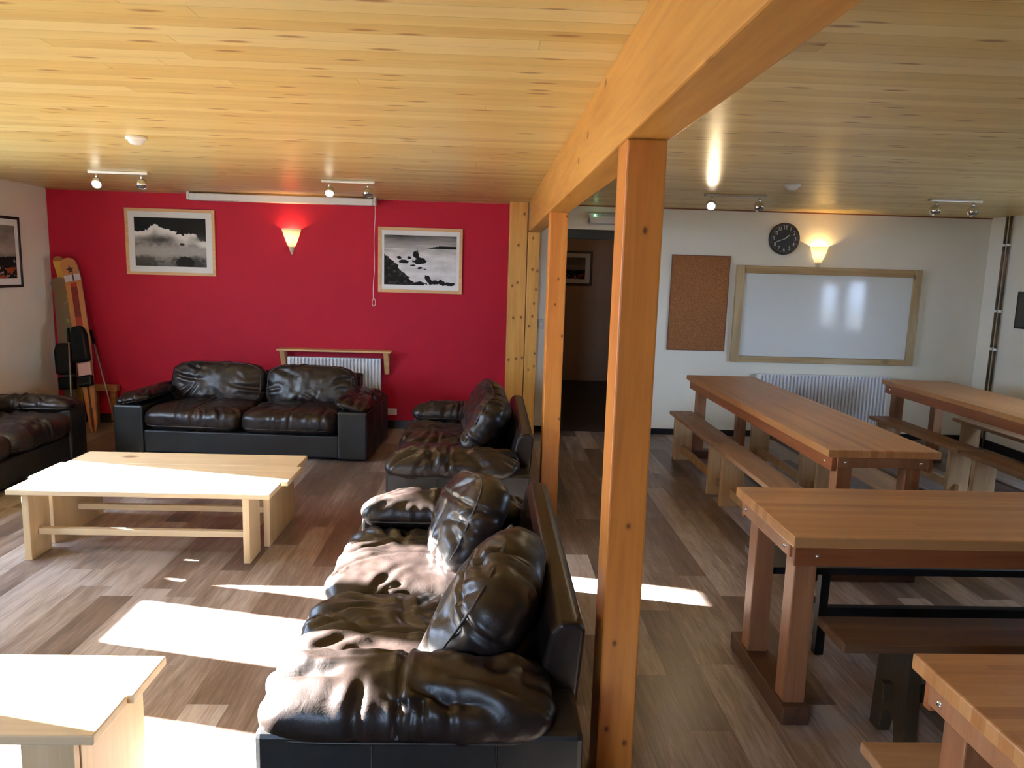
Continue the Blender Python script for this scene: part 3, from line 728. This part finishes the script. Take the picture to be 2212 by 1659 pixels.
sconce('lit glass sconce on the cream wall between clock and whiteboard, touching its frame', 3.252, 1.921, .222, .088, .065)
for o in list(C.objects):
    if o.name.startswith('wall_sconce') and o.location.x > 0:
        o.location.y = YB - .0
# ---------------------------------------------------------------- ceiling spot bars
def spot_bar(label, x0, x1, y, lit, aim):
    t = thing('spotlight_bar', label, 'spotlight', ((x0 + x1) / 2, y, ZC), 0, 'chrome ceiling spotlight bars')
    w = (x1 - x0) / 2
    box('bar', M['satin'], -w, w, -.028, .028, -.022, -.0005, t, .004)
    for k, s in enumerate((-1, 1)):
        x = s * (w - .055); on = lit and s == -1
        bm = bmesh.new(); bm_tube(bm, [(x, 0, -.02), (x, 0, -.055)], .010); obj('stem', bm, M['chrome'], t, smooth=True)
        hd = bpy.data.objects.new('lamp_head', None)
        d = Vector(aim if on else (.15, -.45, -1)).normalized(); q = d.to_track_quat('Z', 'Y')
        bm = bmesh.new(); bm_lathe(bm, [(0, -.042)] + [(.042 * math.sin(a), -.042 * math.cos(a)) for a in [PI * i / 18 for i in range(1, 13)]] + [(.033, .026), (.031, .020)], 32)
        bmesh.ops.rotate(bm, verts=bm.verts, cent=(0, 0, 0), matrix=q.to_matrix())
        h = obj('lamp_head', bm, M['chrome'], t, smooth=True, loc=(x, 0, -.088))
        bm = bmesh.new(); bm_lathe(bm, [(0, .024), (.02, .0225), (.033, .019), (.033, .015), (0, .015)], 32)
        bmesh.ops.rotate(bm, verts=bm.verts, cent=(0, 0, 0), matrix=q.to_matrix())
        obj('lens', bm, M['lamp_on'] if on else M['lamp_off'], h, smooth=True)
        if on:
            li = bpy.data.lights.new('spot_lamp', 'SPOT'); li.energy = 13; li.color = (1, .76, .45); li.spot_size = math.radians(80); li.spot_blend = .6; li.shadow_soft_size = .03
            lo = bpy.data.objects.new('spot_lamp', li); C.objects.link(lo); lo.parent = t; lo.location = Vector((x, 0, -.088)) + d * .035
            lo.rotation_euler = d.to_track_quat('-Z', 'Y').to_euler()
    bpy.data.objects.remove(hd) if False else None
    return t
spot_bar('two-lamp ceiling spotlight bar over the left corner, left lamp lit', -3.005, -2.565, 5.83, True, (.25, -1, -.75))
spot_bar('two-lamp ceiling spotlight bar in front of the projector screen, left lamp lit', -1.297, -.89, 5.93, True, (.2, -1, -.95))
spot_bar('two-lamp ceiling spotlight bar right of the beam, left lamp lit brightest', 1.70, 2.195, 6.0, True, (-.3, -1, -.55))
spot_bar('two-lamp ceiling spotlight bar near the right corner, both lamps off', 3.41, 3.82, 5.82, False, None)

def detector(label, x, y):
    t = thing('smoke_detector', label, 'smoke detector', (x, y, ZC), 0, 'white ceiling smoke detectors')
    bm = bmesh.new(); bm_lathe(bm, [(0, -.0005), (.052, -.0005), (.055, -.012), (.050, -.020), (0, -.021)], 32); obj('base', bm, M['white_plastic'], t, smooth=True)
    bm = bmesh.new(); bm_lathe(bm, [(.042, -.019), (.036, -.034), (.024, -.043), (0, -.045)], 32); obj('sensor_cap', bm, M['white_plastic'], t, smooth=True)
detector('white smoke detector on the ceiling left of the beam, above the sofas', -1.893, 4.17)
detector('white smoke detector on the ceiling right of the beam, above the tables', 2.08, 5.21)

# ---------------------------------------------------------------- projector screen, switch, socket, emergency light, pipes
t = thing('projector_screen', 'rolled-up white projector screen case along the top of the red wall', 'projector screen', (-1.965, 7.27, 2.205))
box('case', M['white_plastic'], -.86, .86, -.035, .035, -.035, .032, t, .01)
for x in (-.885, .86): box('end_cap', M['white_plastic'], x, x + .025, -.03, .075, -.03, .044, t, .004)
bm = bmesh.new()
pts = [(.878, -.045, .01)] + [(.878 - .012 * i / 12 + .004 * math.sin(i), -.045, .01 - .92 * i / 12) for i in range(1, 13)]
bm_tube(bm, pts, .0035, 8)
lp = [(.868 + .016 * math.sin(a), -.045, -.945 + .036 * math.cos(a)) for a in [2 * PI * i / 16 for i in range(17)]]; bm_tube(bm, lp, .003, 8)
bm_tube(bm, [(.872, -.045, .012), (.872, -.028, .012)], .004, 8)
obj('pull_cord', bm, M['cord'], t, smooth=True)
t = thing('light_switch', 'small metal light switch on the cream strip right of the knotty post', 'switch', (.532, YB, 1.087))
box('plate', M['satin'], -.036, .036, -.010, -.0005, -.045, .045, t, .003); box('rocker', M['white_plastic'], -.010, .010, -.014, -.009, -.014, .014, t, .001)
t = thing('wall_socket', 'white socket low on the red wall between the two sofas', 'socket', (-.93, YB, .172))
box('plate', M['white_plastic'], -.045, .045, -.012, -.0005, -.032, .032, t, .003); box('switch_rocker', M['white_plastic'], -.012, .012, -.016, -.011, .004, .022, t, .001)
t = thing('emergency_light', 'pale emergency light with a green dot above the dark doorway', 'emergency light', (1.14, YB, 2.122))
box('mounting_box', M['grey_plastic'], -.19, .19, -.035, -.0005, -.055, .055, t, .008)
box('diffuser', M['white_plastic'], -.175, .175, -.058, -.034, -.042, .030, t, .012)
bm = bmesh.new(); bmesh.ops.create_uvsphere(bm, u_segments=12, v_segments=8, radius=.006); obj('indicator', bm, M['led'], t, loc=(-.125, -.060, .034), smooth=True)
for k, dy in enumerate((0, .058)):
    bm = bmesh.new(); bm_tube(bm, [(XR - .026, 7.035 + dy, 0), (XR - .026, 7.035 + dy, 1.9), (XR - .026, 7.035 + dy, ZC - .001)], .0115)
    p = tag(obj('heating_pipe', bm, M['pipe'], smooth=True), 'tarnished vertical pipe by the right corner, ' + ('nearer the camera' if k == 0 else 'closer to the corner'), 'pipe', 'pipes in the right corner')
    for z in (.30, .98, 1.35, 1.98):
        bm = bmesh.new(); bm_lathe(bm, [(.0118, -.012), (.016, -.012), (.016, .012), (.0118, .012)], 16); bm_box(bm, .012, .0255, -.006, .006, -.008, .008)
        obj('pipe_clip', bm, M['mat_board'], p, loc=(XR - .026, 7.035 + dy, z))

# ---------------------------------------------------------------- skis in the corner
def ski_mesh(L, wf, colfn, th=.013, nx=10, nyl=110):
    """ski standing on its tail; local z up its length, local -y is the top sheet"""
    bm = bmesh.new(); cl = bm.loops.layers.float_color.new('Col')
    F, B = [], []
    for j in range(nyl + 1):
        v = j / nyl; w = wf(v); bend = -.05 * sst(.86, 1.0, v) ** 1.5 * 1.0 + .012 * math.sin(PI * v)
        F.append([bm.verts.new((w * (i / nx - .5), bend - th / 2, v * L)) for i in range(nx + 1)])
        B.append([bm.verts.new((w * (i / nx - .5), bend + th / 2, v * L)) for i in range(nx + 1)])
    def fc(vs, c):
        f = bm.faces.new(vs)
        for lp in f.loops: lp[cl] = (*c, 1)
    for j in range(nyl):
        for i in range(nx):
            fc((F[j][i], F[j][i + 1], F[j + 1][i + 1], F[j + 1][i]), colfn((i + .5) / nx, (j + .5) / nyl)); fc((B[j][i], B[j + 1][i], B[j + 1][i + 1], B[j][i + 1]), (.05, .04, .04))
        fc((F[j][0], F[j + 1][0], B[j + 1][0], B[j][0]), (.30, .25, .22)); fc((F[j][nx], B[j][nx], B[j + 1][nx], F[j + 1][nx]), (.30, .25, .22))
    fc([F[0][i] for i in range(nx + 1)][::-1] + [B[0][i] for i in range(nx + 1)], (.2, .1, .05)); fc([F[nyl][i] for i in range(nx + 1)] + [B[nyl][i] for i in range(nx + 1)][::-1], (.4, .2, .08))
    return bm
def wf_star(v): return (.075 + .075 * sst(0, .55, v)) * min(1, .25 + .75 * math.sqrt(max(0, 1 - max(0, (v - .955) / .045) ** 2))) * (.5 + .5 * sst(-.01, .05, v))
def col_star(u, v):
    org = (.40, .16, .05)
    if .875 < v < .905: return (.55, .48, .50) if abs(u - .55) > .09 else (.05, .04, .08)
    if .60 < v < .868 and .30 < u < .72: return (.26, .02, .012) if (v > .84 or v < .66) else (.13, .008, .008)
    if v < .40 and .40 < u < .62: return (.07, .006, .006)
    if v < .14 and .3 < u < .75: return (.12, .03, .01)
    return org
def col_dark(u, v):
    n = nz(u * 3, v * 22, 2.0)
    if .62 < v < .9 and .35 < u < .85 and n > -.05: return (.085, .085, .02) if n < .25 else (.17, .13, .05)
    return (.12, .07, .035) if v > .5 else (.06, .045, .022)
def col_yel_lit(u, v): return (.62, .33, .045) if v < .975 else (.30, .11, .03)  # warm light on this ski is put into its colour as yellow
def place_ski(t, base, top, roll=0.0):
    b, e = Vector(base), Vector(top); zax = (e - b).normalized(); y = Vector((0, 1, 0)); y = (y - zax * y.dot(zax)).normalized(); x = y.cross(zax)
    m = Matrix((x, y, zax)).transposed().to_4x4() @ Matrix.Rotation(roll, 4, 'Z'); m.translation = b; t.matrix_world = m
t = thing('ski', 'orange ski with a dark star and red panel leaning in the corner', 'ski', group='skis in the corner')
Ls = 1.65
obj('ski_body', ski_mesh(Ls, wf_star, col_star), M['ski'], t)
bm = bmesh.new(); st = []
for k in range(10):
    a = PI / 2 + k * PI / 5; r = .038 if k % 2 == 0 else .016; st.append((r * math.cos(a), r * math.sin(a)))
def ski_y(v): return -.05 * sst(.86, 1.0, v) ** 1.5 + .012 * math.sin(PI * v) - .0065
bm_prism(bm, st, 1, -.0022, .0004)
for v_ in bm.verts: v_.co.y += ski_y(.935 + v_.co.z / Ls)
obj('star_emblem', bm, M['ski_star'], t, loc=(0, 0, Ls * .935))
def block(name, mat, w, d, z0, z1, y0, parent, top=1.0, bev=.015):
    bm = bmesh.new(); bm_prism(bm, [(-w / 2, z0), (w / 2, z0), (w / 2, z0 + (z1 - z0) * .75), (w / 2 * top, z1), (-w / 2 * top, z1), (-w / 2, z0 + (z1 - z0) * .75)], 1, y0 - d, y0); return obj(name, bm, mat, parent, bev)
block('toe_binding', M['ski_black'], .145, .075, .66, 1.0, .002, t, .6, .02)
block('binding_plate', M['ski_pink'], .125, .03, .52, .66, .004, t)
block('heel_binding', M['ski_black'], .135, .06, .43, .53, .002, t)
place_ski(t, (-3.640, 6.90, 0.004), (-3.955, 7.245, 1.585))
t = thing('ski', 'dark ski with a green pattern and black binding, left of the star ski', 'ski', group='skis in the corner')
obj('ski_body', ski_mesh(1.42, lambda v: .15 * min(1, .3 + .7 * math.sqrt(max(0, 1 - max(0, (v - .95) / .05) ** 2))) * (.7 + .3 * sst(0, .7, v)), col_dark), M['ski'], t)
block('toe_binding', M['ski_black'], .15, .12, .50, .80, .002, t, .7, .03)
block('heel_binding', M['ski_black'], .14, .09, .36, .48, .002, t)
place_ski(t, (-3.935, 7.09, .004), (-4.06, 7.262, 1.37), .10)
t = thing('ski', 'tall ski standing furthest back in the corner, yellow light painted into its colour', 'ski', group='skis in the corner')
obj('ski_body', ski_mesh(1.615, lambda v: .105 * min(1, .3 + .7 * math.sqrt(max(0, 1 - max(0, (v - .955) / .045) ** 2))) * (.7 + .3 * sst(0, .7, v)), col_yel_lit), M['ski'], t)
place_ski(t, (-3.92, 7.22, .004), (-4.085, 7.322, 1.60))
for k, (b, e) in enumerate((((-3.80, 6.83, .01), (-3.925, 7.09, .93)), ((-3.47, 6.98, .01), (-3.80, 7.25, .90)))):
    t = thing('ski_pole', 'thin pale ski pole leaning ' + ('left of the star ski' if k == 0 else 'right of the star ski'), 'ski pole', group='ski poles in the corner')
    b, e = Vector(b), Vector(e)
    bm = bmesh.new(); bm_tube(bm, [b, b.lerp(e, .5), e], [.005, .007, .008], 10); obj('shaft', bm, M['pole'], t, smooth=True)
    bm = bmesh.new(); bm_tube(bm, [b.lerp(e, .88), e.lerp(e + (e - b), .02)], .013, 12); obj('grip', bm, M['ski_black'], t, smooth=True)
    bm = bmesh.new(); bm_lathe(bm, [(.004, 0), (.035, .002), (.035, .006), (.004, .008)], 20); obj('basket', bm, M['ski_black'], t, loc=b.lerp(e, .08))
t = thing('ski_stand', 'low brown wooden stand behind the skis in the corner', 'stand', (-3.72, 7.27, 0))
box('rail', M['rack'], -.14, .14, -.03, .03, .33, .39, t, .003)
for x in (-.11, .07): box('leg', M['rack'], x, x + .05, -.025, .025, 0, .33, t, .003)

# ---------------------------------------------------------------- light
li = bpy.data.lights.new('corridor_fill', 'POINT'); li.energy = 1.8; li.color = (1, .72, .42); li.shadow_soft_size = .1  # added fill light without a fitting, lifts the dim corridor
lo = bpy.data.objects.new('corridor_fill', li); C.objects.link(lo); lo.location = (1.9, 9.4, 2.1)
sd = Vector((1, -.235, -.378))
li = bpy.data.lights.new('sun', 'SUN'); li.energy = 300; li.angle = math.radians(.6); li.color = (1, .98, .95)
lo = bpy.data.objects.new('sun', li); C.objects.link(lo); lo.location = (-12, 4, 8); lo.rotation_euler = sd.to_track_quat('-Z', 'Y').to_euler()
w = bpy.data.worlds.new('sky'); bpy.context.scene.world = w; w.use_nodes = True; nt = w.node_tree
bg = nt.nodes['Background']; bg.inputs[0].default_value = (.52, .70, 1.0, 1); bg.inputs[1].default_value = 32.0

# ---------------------------------------------------------------- camera
cam = bpy.data.cameras.new('camera'); co = bpy.data.objects.new('camera', cam); C.objects.link(co)
cam.sensor_fit = 'HORIZONTAL'; cam.sensor_width = 36; cam.lens = 1604.5 / 2212 * 36; cam.clip_start = .05
pit, rol, yaw = 0.15112124, -0.029333641, 0.035548913
cp, sp, cw, sw = math.cos(pit), math.sin(pit), math.cos(yaw), math.sin(yaw)
f = Vector((sw * cp, cw * cp, -sp)); r = Vector((cw, -sw, 0)); d = f.cross(r)
r2 = math.cos(rol) * r + math.sin(rol) * d; d2 = -math.sin(rol) * r + math.cos(rol) * d
m = Matrix((r2, -d2, -f)).transposed().to_4x4(); m.translation = Vector((0, 0, 1.6)); co.matrix_world = m
sc = bpy.context.scene; sc.camera = co
sc.view_settings.view_transform = 'Standard'; sc.view_settings.look = 'None'; sc.view_settings.gamma = 1; sc.view_settings.use_curve_mapping = False
sc.view_settings.exposure = 0.58
sc.cycles.use_denoising = True
sc.cycles.max_bounces = 10; sc.cycles.diffuse_bounces = 6
sc.cycles.sample_clamp_indirect = 8
